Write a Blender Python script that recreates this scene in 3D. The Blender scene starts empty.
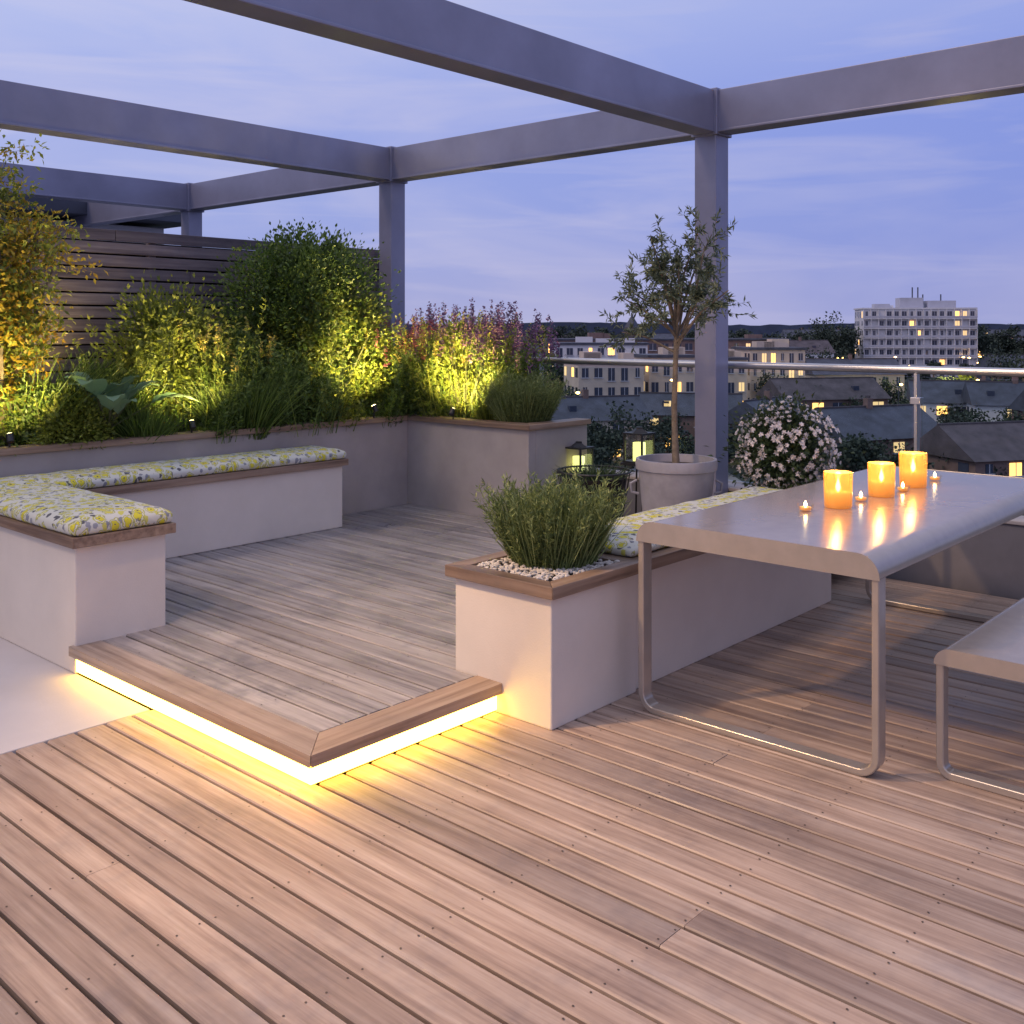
import bpy, math, random, bmesh
import numpy as np
from mathutils import Vector, Matrix, noise
random.seed(7)
rng = np.random.default_rng(7)
S = bpy.context.scene
COL = S.collection

# ------------------------------------------------------------ materials
def mat_new(name):
    m = bpy.data.materials.new(name); m.use_nodes = True
    nt = m.node_tree; b = nt.nodes['Principled BSDF']
    return m, nt, b
def ramp(nt, stops, interp='LINEAR'):
    r = nt.nodes.new('ShaderNodeValToRGB'); r.color_ramp.interpolation = interp
    e = r.color_ramp.elements
    while len(e) > 1: e.remove(e[-1])
    e[0].position = stops[0][0]; e[0].color = (*stops[0][1], 1)
    for p, c in stops[1:]:
        x = e.new(p); x.color = (*c, 1)
    return r
def mix(nt, blend, fac, a, b):
    n = nt.nodes.new('ShaderNodeMix'); n.data_type = 'RGBA'; n.blend_type = blend
    L = nt.links
    for idx, v in ((0, fac), (6, a), (7, b)):
        if hasattr(v, 'node'): L.new(v, n.inputs[idx])
        elif idx == 0: n.inputs[0].default_value = v
        else: n.inputs[idx].default_value = (*v, 1)
    return n.outputs[2]
def objco(nt, scale=(1, 1, 1), rnd_off=False):
    tc = nt.nodes.new('ShaderNodeTexCoord'); mp = nt.nodes.new('ShaderNodeMapping')
    mp.inputs['Scale'].default_value = scale
    out = tc.outputs['Object']
    if rnd_off:
        at = nt.nodes.new('ShaderNodeAttribute'); at.attribute_name = 'rnd'
        ml = nt.nodes.new('ShaderNodeVectorMath'); ml.operation = 'SCALE'
        ml.inputs[0].default_value = (37, 53, 11); nt.links.new(at.outputs['Fac'], ml.inputs['Scale'])
        ad = nt.nodes.new('ShaderNodeVectorMath'); ad.operation = 'ADD'
        nt.links.new(out, ad.inputs[0]); nt.links.new(ml.outputs[0], ad.inputs[1]); out = ad.outputs[0]
    nt.links.new(out, mp.inputs['Vector'])
    return mp.outputs[0]
def noise_n(nt, co, scale, detail=4, rough=.55):
    n = nt.nodes.new('ShaderNodeTexNoise'); n.inputs['Scale'].default_value = scale
    n.inputs['Detail'].default_value = detail; n.inputs['Roughness'].default_value = rough
    nt.links.new(co, n.inputs['Vector']); return n.outputs['Fac']
def bump(nt, h, b, strength=.3, dist=.01):
    n = nt.nodes.new('ShaderNodeBump'); n.inputs['Strength'].default_value = strength
    n.inputs['Distance'].default_value = dist
    nt.links.new(h, n.inputs['Height']); nt.links.new(n.outputs[0], b.inputs['Normal'])

def wood(name, c1, c2, c3, along='Y', rough=.5, var=.5, stain=.22):
    m, nt, b = mat_new(name); L = nt.links
    sc = {'Y': (30, 1.3, 30), 'X': (1.3, 30, 30)}[along]
    co = objco(nt, sc, True)
    g = noise_n(nt, co, 1.0, 5, .65)
    r = ramp(nt, [(.30, c1), (.5, c2), (.74, c3)]); L.new(g, r.inputs[0])
    at = nt.nodes.new('ShaderNodeAttribute'); at.attribute_name = 'rnd'
    v = ramp(nt, [(0, (1 - var, 1 - var, 1 - var * .9)), (.5, (1, 1, 1)), (1, (1 + var * .45, 1 + var * .4, 1 + var * .32))])
    L.new(at.outputs['Fac'], v.inputs[0])
    c = mix(nt, 'MULTIPLY', 1.0, r.outputs[0], v.outputs[0])
    st = noise_n(nt, objco(nt, (1, 1, 1)), 1.9, 5, .75)
    sr = ramp(nt, [(.32, (1 - stain, 1 - stain * .93, 1 - stain * .7)), (.50, (1, 1, 1)), (.66, (1.08, 1.07, 1.06))]); L.new(st, sr.inputs[0])
    c = mix(nt, 'MULTIPLY', 1.0, c, sr.outputs[0])
    L.new(c, b.inputs['Base Color'])
    rr = ramp(nt, [(.3, (rough - .14,) * 3), (.7, (rough + .15,) * 3)]); L.new(st, rr.inputs[0])
    L.new(rr.outputs[0], b.inputs['Roughness'])
    bump(nt, g, b, .45, .004)
    return m

def plain(name, col, rough=.6, var=.12, scale=3, metallic=0, bumps=0, bscale=60):
    m, nt, b = mat_new(name); L = nt.links
    co = objco(nt)
    g = noise_n(nt, co, scale, 5, .6)
    lo = tuple(x * (1 - var) for x in col); hi = tuple(min(1, x * (1 + var)) for x in col)
    r = ramp(nt, [(.3, lo), (.7, hi)]); L.new(g, r.inputs[0]); L.new(r.outputs[0], b.inputs['Base Color'])
    b.inputs['Roughness'].default_value = rough; b.inputs['Metallic'].default_value = metallic
    if bumps:
        bump(nt, noise_n(nt, co, bscale, 3), b, bumps, .005)
    return m
def emit(name, col, s):
    m, nt, b = mat_new(name)
    b.inputs['Base Color'].default_value = (*col, 1)
    b.inputs['Emission Color'].default_value = (*col, 1); b.inputs['Emission Strength'].default_value = s
    return m
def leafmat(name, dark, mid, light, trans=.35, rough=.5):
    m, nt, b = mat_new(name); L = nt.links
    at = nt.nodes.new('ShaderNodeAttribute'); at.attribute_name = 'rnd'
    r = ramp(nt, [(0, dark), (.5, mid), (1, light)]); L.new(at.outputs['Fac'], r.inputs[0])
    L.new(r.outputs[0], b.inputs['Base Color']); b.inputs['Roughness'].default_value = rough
    t = nt.nodes.new('ShaderNodeBsdfTranslucent'); L.new(r.outputs[0], t.inputs['Color'])
    mx = nt.nodes.new('ShaderNodeMixShader'); mx.inputs[0].default_value = trans
    L.new(b.outputs[0], mx.inputs[1]); L.new(t.outputs[0], mx.inputs[2])
    L.new(mx.outputs[0], nt.nodes['Material Output'].inputs[0])
    return m
def glassmat(name, tint=(1, 1, 1), refl=.12, mx_=1.0):
    m, nt, b = mat_new(name); L = nt.links
    nt.nodes.remove(b)
    tr = nt.nodes.new('ShaderNodeBsdfTransparent'); tr.inputs[0].default_value = (*tint, 1)
    gl = nt.nodes.new('ShaderNodeBsdfGlossy'); gl.inputs['Roughness'].default_value = .02
    lw = nt.nodes.new('ShaderNodeLayerWeight'); lw.inputs['Blend'].default_value = refl
    ml = nt.nodes.new('ShaderNodeMath'); ml.operation = 'MULTIPLY'; ml.inputs[1].default_value = mx_
    L.new(lw.outputs['Facing' if mx_ < 1 else 'Fresnel'], ml.inputs[0])
    mx = nt.nodes.new('ShaderNodeMixShader'); L.new(ml.outputs[0], mx.inputs[0])
    L.new(tr.outputs[0], mx.inputs[1]); L.new(gl.outputs[0], mx.inputs[2])
    L.new(mx.outputs[0], nt.nodes['Material Output'].inputs[0])
    return m

M_deck = wood('deck_boards', (.235, .16, .125), (.40, .295, .235), (.55, .44, .365), 'Y', .46, .28, .26)
M_deck2 = wood('weathered_deck_boards', (.185, .165, .16), (.33, .30, .29), (.48, .45, .435), 'Y', .40, .27, .38)
M_bordY = wood('border_board_y', (.21, .15, .115), (.35, .27, .215), (.47, .38, .32), 'Y', .45, .15)
M_bordX = wood('border_board_x', (.23, .15, .10), (.38, .27, .19), (.50, .38, .28), 'X', .45, .15)
M_capX = wood('oak_cap_x', (.15, .095, .065), (.27, .185, .13), (.39, .285, .21), 'X', .45, .25)
M_capY = wood('oak_cap_y', (.15, .095, .065), (.27, .185, .13), (.39, .285, .21), 'Y', .45, .25)
M_fence = wood('fence_slats', (.09, .072, .082), (.17, .14, .155), (.26, .225, .235), 'X', .55, .35)
M_dark = plain('dark_void', (.015, .012, .01), .9)
M_screw = plain('screw_heads', (.10, .075, .06), .5, metallic=.3)
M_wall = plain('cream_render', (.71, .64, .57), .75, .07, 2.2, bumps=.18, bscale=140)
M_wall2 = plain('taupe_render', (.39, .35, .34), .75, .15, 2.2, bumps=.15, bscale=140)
M_pave = plain('pale_paving', (.60, .56, .56), .6, .08, 1.5, bumps=.1, bscale=90)
M_parapet = plain('parapet_grey', (.20, .19, .21), .7, .15, 3)
M_soil = plain('soil', (.05, .035, .025), .95, .4, 20, bumps=.8, bscale=50)
M_perg = plain('pergola_paint', (.255, .26, .36), .33, .16, 1.6, metallic=.25)
M_steel = plain('brushed_steel', (.55, .55, .57), .3, .08, 6, metallic=.85)
M_table = plain('table_powder_coat', (.43, .375, .33), .23, .07, 14, metallic=.42)
M_pot = plain('zinc_pot', (.31, .31, .36), .55, .18, 7, metallic=.2)
M_black = plain('black_metal', (.02, .02, .022), .45)
M_bark = plain('bark', (.16, .13, .10), .9, .4, 25, bumps=.9, bscale=60)
M_stem = plain('stems', (.09, .10, .04), .8, .3, 20)
M_gravel = plain('white_gravel', (.62, .58, .54), .7, .25, 30)
M_glass = glassmat('clear_glass', (.90, .95, .94), .13)
M_cglass = glassmat('candle_glass', (1, .96, .88), .45, .55)
M_led = emit('led_warm', (1, .60, .085), 13)
M_flame = emit('flame', (1, .74, .32), 30)
M_fix = emit('uplight_lens', (1, .8, .35), 18)
M_lant = emit('lantern_glow', (.9, 1.0, .35), 1.6)
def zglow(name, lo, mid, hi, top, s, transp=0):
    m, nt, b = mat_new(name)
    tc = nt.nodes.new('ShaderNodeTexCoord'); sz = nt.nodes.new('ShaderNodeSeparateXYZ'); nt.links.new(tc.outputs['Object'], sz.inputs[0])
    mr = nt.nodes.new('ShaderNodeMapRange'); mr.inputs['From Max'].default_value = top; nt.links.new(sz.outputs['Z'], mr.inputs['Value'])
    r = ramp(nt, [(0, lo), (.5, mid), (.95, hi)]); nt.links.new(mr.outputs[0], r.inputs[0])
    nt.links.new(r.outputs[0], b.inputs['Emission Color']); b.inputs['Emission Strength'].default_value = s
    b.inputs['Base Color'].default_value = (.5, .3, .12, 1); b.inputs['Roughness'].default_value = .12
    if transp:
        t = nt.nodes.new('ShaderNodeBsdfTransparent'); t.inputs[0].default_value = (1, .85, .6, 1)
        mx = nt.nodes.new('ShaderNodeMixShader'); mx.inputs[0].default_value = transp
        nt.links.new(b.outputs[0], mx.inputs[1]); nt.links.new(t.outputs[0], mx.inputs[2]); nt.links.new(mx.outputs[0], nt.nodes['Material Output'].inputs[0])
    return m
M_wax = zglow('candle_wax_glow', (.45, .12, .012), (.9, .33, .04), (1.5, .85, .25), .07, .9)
M_amber = zglow('amber_glass_glow', (.55, .17, .015), (1.0, .42, .06), (.75, .27, .03), .14, .8, .5)  # candlelight in the glass painted as an emission gradient

def cushion_mat():
    m, nt, b = mat_new('floral_cushion_fabric'); L = nt.links
    co = objco(nt, (1, 1, 1))
    wn = nt.nodes.new('ShaderNodeTexNoise'); wn.inputs['Scale'].default_value = 40; L.new(co, wn.inputs['Vector'])
    sc2 = nt.nodes.new('ShaderNodeVectorMath'); sc2.operation = 'SCALE'; sc2.inputs['Scale'].default_value = .03
    L.new(wn.outputs['Color'], sc2.inputs[0])
    def vor(sc, off):
        mp = nt.nodes.new('ShaderNodeMapping'); mp.inputs['Location'].default_value = off; mp.inputs['Scale'].default_value = (1, 1, .55)
        L.new(co, mp.inputs[0])
        ad = nt.nodes.new('ShaderNodeVectorMath'); L.new(mp.outputs[0], ad.inputs[0]); L.new(sc2.outputs[0], ad.inputs[1])
        v = nt.nodes.new('ShaderNodeTexVoronoi'); v.inputs['Scale'].default_value = sc; L.new(ad.outputs[0], v.inputs['Vector'])
        return v
    base = (.61, .61, .54)
    v1 = vor(17, (3, 1, 0)); r1 = ramp(nt, [(0, (1,) * 3), (.46, (1,) * 3), (.48, (0,) * 3)]); L.new(v1.outputs['Distance'], r1.inputs[0])
    r1b = ramp(nt, [(0, (.08, .08, .08)), (.08, (.12, .11, .10)), (.11, (.66, .60, .04)), (.29, (.62, .56, .04)), (.32, (.12, .12, .12)), (.34, (.70, .70, .62)), (.39, (.62, .60, .3)), (.41, (.5, .5, .08)), (.46, (.3, .3, .2))]); L.new(v1.outputs['Distance'], r1b.inputs[0])
    v2 = vor(31, (0, 7, 2)); r2 = ramp(nt, [(0, (1,) * 3), (.36, (1,) * 3), (.40, (0,) * 3)]); L.new(v2.outputs['Distance'], r2.inputs[0])
    r2b = ramp(nt, [(0, (.24, .25, .28)), (.38, (.30, .31, .34)), (.40, (.56, .54, .12)), (.74, (.50, .48, .08)), (.76, (.1, .1, .11))], 'CONSTANT')
    sp = nt.nodes.new('ShaderNodeSeparateColor'); L.new(v2.outputs['Color'], sp.inputs[0]); L.new(sp.outputs[0], r2b.inputs[0])
    c = mix(nt, 'MIX', r2.outputs[0], base, r2b.outputs[0])
    c = mix(nt, 'MIX', r1.outputs[0], c, r1b.outputs[0])
    L.new(c, b.inputs['Base Color']); b.inputs['Roughness'].default_value = .85
    bump(nt, noise_n(nt, co, 14, 3), b, .25, .02)
    return m
M_cush = cushion_mat()

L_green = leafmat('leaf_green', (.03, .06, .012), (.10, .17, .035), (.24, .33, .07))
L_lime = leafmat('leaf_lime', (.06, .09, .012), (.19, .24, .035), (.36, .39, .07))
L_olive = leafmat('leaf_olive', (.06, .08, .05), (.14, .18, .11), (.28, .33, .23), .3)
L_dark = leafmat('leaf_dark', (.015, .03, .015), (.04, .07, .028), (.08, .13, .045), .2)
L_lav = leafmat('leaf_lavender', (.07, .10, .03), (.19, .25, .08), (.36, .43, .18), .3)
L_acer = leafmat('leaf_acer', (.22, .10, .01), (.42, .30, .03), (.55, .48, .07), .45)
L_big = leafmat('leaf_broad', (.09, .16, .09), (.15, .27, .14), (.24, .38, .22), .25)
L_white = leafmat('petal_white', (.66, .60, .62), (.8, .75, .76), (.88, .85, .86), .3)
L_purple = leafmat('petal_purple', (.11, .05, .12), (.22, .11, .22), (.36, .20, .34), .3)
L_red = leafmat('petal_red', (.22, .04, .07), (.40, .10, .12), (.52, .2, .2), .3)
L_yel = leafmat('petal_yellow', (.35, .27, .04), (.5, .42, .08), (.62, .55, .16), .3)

UP = [(2.45, 6.08, .90, 80, (.1, .55, .9)), (3.60, 6.06, .90, 62, (.1, .5, .9)), (5.14, 6.04, .92, 125, (-.15, .45, .9)), (5.48, 5.52, .90, 125, (.6, .15, .8)), (3.0, 6.85, 1.0, 40, (-.2, -.1, 1))]
CULL = [(np.array([x, y, z]) + np.array(d) / np.linalg.norm(d) * .18, .25) for x, y, z, p, d in UP] + [(np.array([x, y, z]) + np.array(d) / np.linalg.norm(d) * .45, .17) for x, y, z, p, d in UP]

# ------------------------------------------------------------ mesh helpers
class MB:
    def __init__(s): s.v = []; s.f = []; s.m = []; s.r = []; s.mats = []
    def mi(s, m):
        if m not in s.mats: s.mats.append(m)
        return s.mats.index(m)
    def add(s, vs, fs, m, r=None):
        o = len(s.v); s.v += [tuple(v) for v in vs]; k = s.mi(m)
        r = random.random() if r is None else r
        for f in fs: s.f.append([i + o for i in f]); s.m.append(k); s.r.append(r)
    def box(s, x0, x1, y0, y1, z0, z1, m, r=None, T=None):
        vs = [(x0, y0, z0), (x1, y0, z0), (x1, y1, z0), (x0, y1, z0), (x0, y0, z1), (x1, y0, z1), (x1, y1, z1), (x0, y1, z1)]
        if T: vs = [T @ Vector(v) for v in vs]
        s.add(vs, [(0, 3, 2, 1), (4, 5, 6, 7), (0, 1, 5, 4), (1, 2, 6, 5), (2, 3, 7, 6), (3, 0, 4, 7)], m, r)
    def prism(s, poly, z0, z1, m, r=None):
        n = len(poly)
        vs = [(x, y, z0) for x, y in poly] + [(x, y, z1) for x, y in poly]
        fs = [tuple(range(n))[::-1], tuple(range(n, 2 * n))] + [(i, (i + 1) % n, n + (i + 1) % n, n + i) for i in range(n)]
        s.add(vs, fs, m, r)
    def lathe(s, prof, c, m, seg=24, r=None):
        vs = []; fs = []; n = len(prof)
        for i in range(seg):
            a = 2 * math.pi * i / seg
            for (rr, z) in prof: vs.append((c[0] + rr * math.cos(a), c[1] + rr * math.sin(a), c[2] + z))
        for i in range(seg):
            j = (i + 1) % seg
            for k in range(n - 1): fs.append((i * n + k, j * n + k, j * n + k + 1, i * n + k + 1))
        s.add(vs, fs, m, r)
    def tube(s, pts, rad, m, seg=6, r=None):
        pts = [Vector(p) for p in pts]; vs = []; fs = []
        for i, p in enumerate(pts):
            d = (pts[min(i + 1, len(pts) - 1)] - pts[max(i - 1, 0)]).normalized()
            a = d.orthogonal().normalized() if i == 0 else (pa - d * pa.dot(d)).normalized()
            pa = a; b = d.cross(a)
            rr = rad[i] if hasattr(rad, '__len__') else rad
            for k in range(seg):
                t = 2 * math.pi * k / seg; vs.append(p + a * math.cos(t) * rr + b * math.sin(t) * rr)
        for i in range(len(pts) - 1):
            for k in range(seg):
                k2 = (k + 1) % seg
                fs.append((i * seg + k, i * seg + k2, (i + 1) * seg + k2, (i + 1) * seg + k))
        fs.append(tuple(range(seg))[::-1]); fs.append(tuple((len(pts) - 1) * seg + k for k in range(seg)))
        s.add(vs, fs, m, r)
    def obj(s, name, bevel=0, smooth=False, parent=None, seg=2):
        me = bpy.data.meshes.new(name); me.from_pydata(s.v, [], s.f); me.update()
        for m in s.mats: me.materials.append(m)
        me.polygons.foreach_set('material_index', s.m)
        a = me.attributes.new('rnd', 'FLOAT', 'FACE'); a.data.foreach_set('value', s.r)
        if smooth: me.polygons.foreach_set('use_smooth', [True] * len(s.f))
        o = bpy.data.objects.new(name, me); COL.objects.link(o)
        if bevel:
            b = o.modifiers.new('bev', 'BEVEL'); b.width = bevel; b.segments = seg; b.limit_method = 'ANGLE'; b.angle_limit = .6
        if smooth and bevel == 0:
            try: me.set_sharp_from_angle(angle=.7)
            except Exception: pass
        if parent: o.parent = parent
        return o
def empty(name, loc=(0, 0, 0)):
    o = bpy.data.objects.new(name, None); COL.objects.link(o); o.location = loc; o.empty_display_size = .1
    return o

class QB:
    def __init__(s, cull=False): s.V = []; s.M = []; s.R = []; s.mats = []; s.cull = cull
    def mi(s, m):
        if m not in s.mats: s.mats.append(m)
        return s.mats.index(m)
    def quads(s, V, m, R):
        if s.cull:
            c = V.mean(1); keep = np.ones(len(V), bool)
            for p, r in CULL: keep &= (np.linalg.norm(c - p, axis=1) > r)
            V = V[keep]; R = np.asarray(R)[keep]
            if len(V) == 0: return
        s.V.append(V.astype(np.float32)); s.M.append(np.full(len(V), s.mi(m), np.int32)); s.R.append(np.clip(R, 0, 1).astype(np.float32))
    def leaves(s, P, D, L, W, m, R, fold=.15):
        n = len(P); D = D / (np.linalg.norm(D, axis=1, keepdims=True) + 1e-9)
        A = rng.normal(size=(n, 3)); A[:, 2] += 1.0
        Sd = np.cross(D, A); Sd /= (np.linalg.norm(Sd, axis=1, keepdims=True) + 1e-9)
        Nn = np.cross(Sd, D)
        L = np.broadcast_to(L, (n,))[:, None]; W = np.broadcast_to(W, (n,))[:, None]
        mid = P + D * L * .45 + Nn * W * fold
        s.quads(np.stack([P, mid + Sd * W / 2, P + D * L - Nn * L * .08, mid - Sd * W / 2], 1), m, R)
    def blades(s, P, D, L, W, m, R, curve=.4, seg=3):
        n = len(P); D = D / (np.linalg.norm(D, axis=1, keepdims=True) + 1e-9)
        H = D.copy(); H[:, 2] = 0; H += rng.normal(0, .15, (n, 3)); H[:, 2] = -0.5
        Sd = np.cross(D, rng.normal(size=(n, 3))); Sd /= (np.linalg.norm(Sd, axis=1, keepdims=True) + 1e-9)
        L = np.broadcast_to(L, (n,))[:, None]; W = np.broadcast_to(W, (n,))[:, None]
        pts = []
        for i in range(seg + 1):
            t = i / seg
            pts.append((P + D * L * t + H * L * curve * t * t, W * (1 - .85 * t ** 1.5) * .5))
        for i in range(seg):
            a, wa = pts[i]; b, wb = pts[i + 1]
            s.quads(np.stack([a - Sd * wa, a + Sd * wa, b + Sd * wb, b - Sd * wb], 1), m, R)
        return pts[-1][0]
    def twig(s, a, b, r, m):
        a = np.array(a, float); b = np.array(b, float); d = b - a
        p = np.cross(d, [.3, .2, 1]); p /= np.linalg.norm(p) + 1e-9; q = np.cross(d, p); q /= np.linalg.norm(q) + 1e-9
        V = []
        c = [p, -.5 * p + .87 * q, -.5 * p - .87 * q]
        for i in range(3):
            u, w = c[i] * r, c[(i + 1) % 3] * r
            V.append([a + u, a + w, b + w * .5, b + u * .5])
        s.quads(np.array(V), m, np.full(3, .5))
    def obj(s, name, parent=None):
        V = np.concatenate(s.V); n = len(V); me = bpy.data.meshes.new(name)
        me.vertices.add(n * 4); me.vertices.foreach_set('co', V.reshape(-1))
        me.loops.add(n * 4); me.loops.foreach_set('vertex_index', np.arange(n * 4, dtype=np.int32))
        me.polygons.add(n); me.polygons.foreach_set('loop_start', np.arange(0, n * 4, 4, dtype=np.int32))
        me.polygons.foreach_set('loop_total', np.full(n, 4, np.int32))
        for m in s.mats: me.materials.append(m)
        me.polygons.foreach_set('material_index', np.concatenate(s.M))
        a = me.attributes.new('rnd', 'FLOAT', 'FACE'); a.data.foreach_set('value', np.concatenate(s.R))
        me.update(calc_edges=True); me.validate()
        o = bpy.data.objects.new(name, me); COL.objects.link(o)
        if parent: o.parent = parent
        return o

def bush(q, c, r, n, L, W, k, m, clump=.28, up=.35, twigs=True, base=None):
    c = np.array(c, float); r = np.array(r, float)
    base = c - np.array([0, 0, r[2]]) if base is None else np.array(base, float)
    for i in range(k):
        d = rng.normal(size=3); d /= np.linalg.norm(d)
        cc = c + d * r * rng.uniform(.35, 1.05)
        nn = max(3, int(n / k * rng.uniform(.5, 1.5)))
        off = rng.normal(0, 1, (nn, 3)) * r.mean() * clump * rng.uniform(.6, 1.2)
        P = cc + off
        P[:, 2] = np.maximum(P[:, 2], base[2])
        D = off / r.mean() * 1.5 + (P - c) / r.mean() * .5 + rng.normal(0, .45, (nn, 3)) + [0, 0, up]
        R = rng.uniform(.05, .75) * .65 + rng.uniform(0, .5, nn)
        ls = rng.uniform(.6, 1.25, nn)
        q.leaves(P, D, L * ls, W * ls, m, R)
        if twigs: q.twig(base + (cc - base) * .1, cc, r.mean() * .012 + .002, M_stem)

def grass(q, c, rad, n, h, w, m, spread=.5, curve=.35, mmin=.6):
    c = np.array(c, float)
    a = rng.uniform(0, 2 * np.pi, n); rr = np.sqrt(rng.uniform(0, 1, n)) * rad
    P = c + np.stack([np.cos(a) * rr, np.sin(a) * rr, np.zeros(n)], 1)
    D = np.stack([np.cos(a) * rr / rad * spread, np.sin(a) * rr / rad * spread, np.ones(n)], 1) + rng.normal(0, .13, (n, 3))
    return q.blades(P, D, h * rng.uniform(mmin, 1, n), w, m, rng.uniform(0, 1, n), curve)

def spikes(q, c, rad, n, h, m, fm, fl=.16, spread=.25, k=30, s=1.0):
    tips = grass(q, c, rad, n, h, .006, m, spread, .08, .7)
    for t in tips:
        z = rng.uniform(0, 1, k)
        P = t + np.stack([rng.normal(0, .007, k), rng.normal(0, .007, k), -z * fl], 1)
        D = rng.normal(0, 1, (k, 3)); D[:, 2] = abs(D[:, 2]) * .6 + .2
        q.leaves(P, D, .032 * s * (.4 + .6 * z), .015 * s, fm, rng.uniform(0, 1, k))
def leafy(q, c, rad, n, h, m, ll=.04, lw=.012, spread=.3, k=26):
    tips = grass(q, c, rad, n, h, .005, m, spread, .06, .55)
    c = np.array(c, float)
    for t in tips:
        b = np.array([c[0] + (t[0] - c[0]) * .55, c[1] + (t[1] - c[1]) * .55, c[2]])
        z = rng.uniform(.1, 1, k)[:, None]
        P = b + (t - b) * z
        D = rng.normal(0, 1, (k, 3)); D[:, 2] = abs(D[:, 2]) * .5 + .45
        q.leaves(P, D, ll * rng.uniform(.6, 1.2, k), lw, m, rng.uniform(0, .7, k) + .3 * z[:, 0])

# ------------------------------------------------------------ decks
def board(mb, x0, x1, y0, y1, z1, m, r=None, th=.024, ch=.004):
    pr = [(x0, z1 - th), (x0, z1 - ch), (x0 + ch, z1), (x1 - ch, z1), (x1, z1 - ch), (x1, z1 - th)]
    vs = [(x, y0, z) for x, z in pr] + [(x, y1, z) for x, z in pr]
    fs = [(i, i + 1, 7 + i, 6 + i) for i in range(5)] + [tuple(range(6))[::-1], tuple(range(6, 12))]
    fs = [f[::-1] for f in fs]
    mb.add(vs, fs, m, r)
def screw(mb, x, y, z):
    vs = [(x + .0032 * math.cos(t), y + .0032 * math.sin(t), z + .0006) for t in [i * math.pi / 3 for i in range(6)]]
    mb.add(vs, [tuple(range(6))], M_screw)
def deck(mb, xa, xb, yfun, z, m, pitch=.112, gap=.0115, j0=.05):
    x = xa
    while x + pitch - gap <= xb + .02:
        x1 = min(x + pitch - gap, xb)
        y0, y1 = yfun(x)
        cuts = [y0]
        y = y0 + random.uniform(1.2, 9.5)
        while y < y1 - .6:
            yy = round((y - j0) / .45) * .45 + j0
            cuts.append(yy); y = yy + random.choice([3.6, 4.5, 5.4])
        cuts.append(y1)
        for a, b in zip(cuts[:-1], cuts[1:]):
            board(mb, x, x1, a + .001, b - .001, z + random.uniform(-.0008, .0008), m)
        jy = math.ceil((y0 - j0) / .45) * .45 + j0
        while jy < y1:
            for sx in (x + .018, x1 - .018): screw(mb, sx + random.uniform(-.003, .003), jy + random.uniform(-.006, .006) + .012, z + .001)
            jy += .45
        x += pitch

mb = MB()
deck(mb, -1.6, 6.2, lambda x: (-3.0, 3.76 if x < 2.03 else 2.74), 0.0, M_deck)
mb.box(-1.6, 6.2, -3, 3.76, -.06, -.026, M_dark)
mb.obj('timber_deck')

mb = MB()
deck(mb, 2.172, 6.2, lambda x: (2.842 if x < 2.95 else 2.6, 6.04), .12, M_deck2)
mb.prism([(2.03, 2.70), (2.165, 2.835), (2.165, 4.42), (2.03, 4.42)], .080, .121, M_bordY, .6)
mb.prism([(2.033, 2.70), (2.98, 2.70), (2.98, 2.835), (2.168, 2.835)], .080, .121, M_bordX, .7)
mb.box(2.085, 6.2, 2.76, 6.05, 0.0, .078, M_dark)
mb.box(2.07, 2.084, 2.745, 4.4, 0.0, .079, M_bordY)
mb.box(2.07, 2.95, 2.745, 2.759, 0.0, .079, M_bordX)
mb.obj('raised_timber_deck')
mb = MB()
mb.box(2.054, 2.068, 2.73, 4.40, .010, .066, M_led)
mb.box(2.054, 2.95, 2.729, 2.743, .010, .066, M_led)
mb.obj('led_strip_light')

mb = MB()
mb.box(-6, 2.06, 3.775, 9.0, -.06, -.002, M_pave)
mb.obj('pale_paving', .004)
mb = MB()
mb.box(-6, 6.38, -6, 26, -14, -.062, M_parapet)
mb.obj('terrace_building')

# ------------------------------------------------------------ parapet and glass balustrade
mb = MB()
mb.box(6.2, 6.38, -6, 12, -.06, .40, M_parapet)
mb.box(6.185, 6.395, -6, 12, .402, .425, M_wall2)
mb.obj('parapet_wall', .005)
g = empty('glass_balustrade')
mb = MB()
posts = [-3.67 + 1.5 * i for i in range(7)]
for yy in posts:
    mb.box(6.255, 6.309, yy - .009, yy + .009, .425, 1.235, M_steel)
    mb.box(6.24, 6.32, yy - .04, yy + .04, .426, .436, M_steel)
    for z in (.6, 1.05): mb.box(6.252, 6.312, yy - .03, yy + .03, z, z + .04, M_steel)
mb.obj('posts', .002, parent=g)
mb = MB(); mb.tube([(6.282, -5, 1.258), (6.282, 7.0, 1.258)], .025, M_steel, 12)
mb.obj('handrail', 0, True, parent=g)
mb = MB()
for a in posts: mb.box(6.277, 6.287, a + .03, a + 1.47, .46, 1.215, M_glass)
mb.obj('glass_panels', parent=g)

# ------------------------------------------------------------ pergola
XB, Y1, Y2, Y3 = 6.1, 3.65, 6.92, 10.27
HB, HT = 2.83, 3.11
pg = empty('pergola')
mb = MB()
for yy in (Y1, Y2, Y3): mb.box(XB - .083, XB + .083, yy - .083, yy + .083, 0, HB - .002, M_perg)
mb.obj('posts', .006, parent=pg)
def ibeam(mb, axis, a0, a1, c, z0, z1, hw=.075):
    if axis == 'X':
        mb.box(a0, a1, c - hw, c + hw, z0, z1, M_perg)
        mb.box(a0, a1, c - hw - .010, c + hw + .010, z0 - .006, z0 + .012, M_perg)
    else:
        mb.box(c - hw, c + hw, a0, a1, z0, z1, M_perg)
        mb.box(c - hw - .010, c + hw + .010, a0, a1, z0 - .004, z0 + .013, M_perg)
mb = MB()
for yy in (Y1, Y2, Y3): ibeam(mb, 'X', -3.5, XB - .089, yy, HB, HT)
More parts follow.
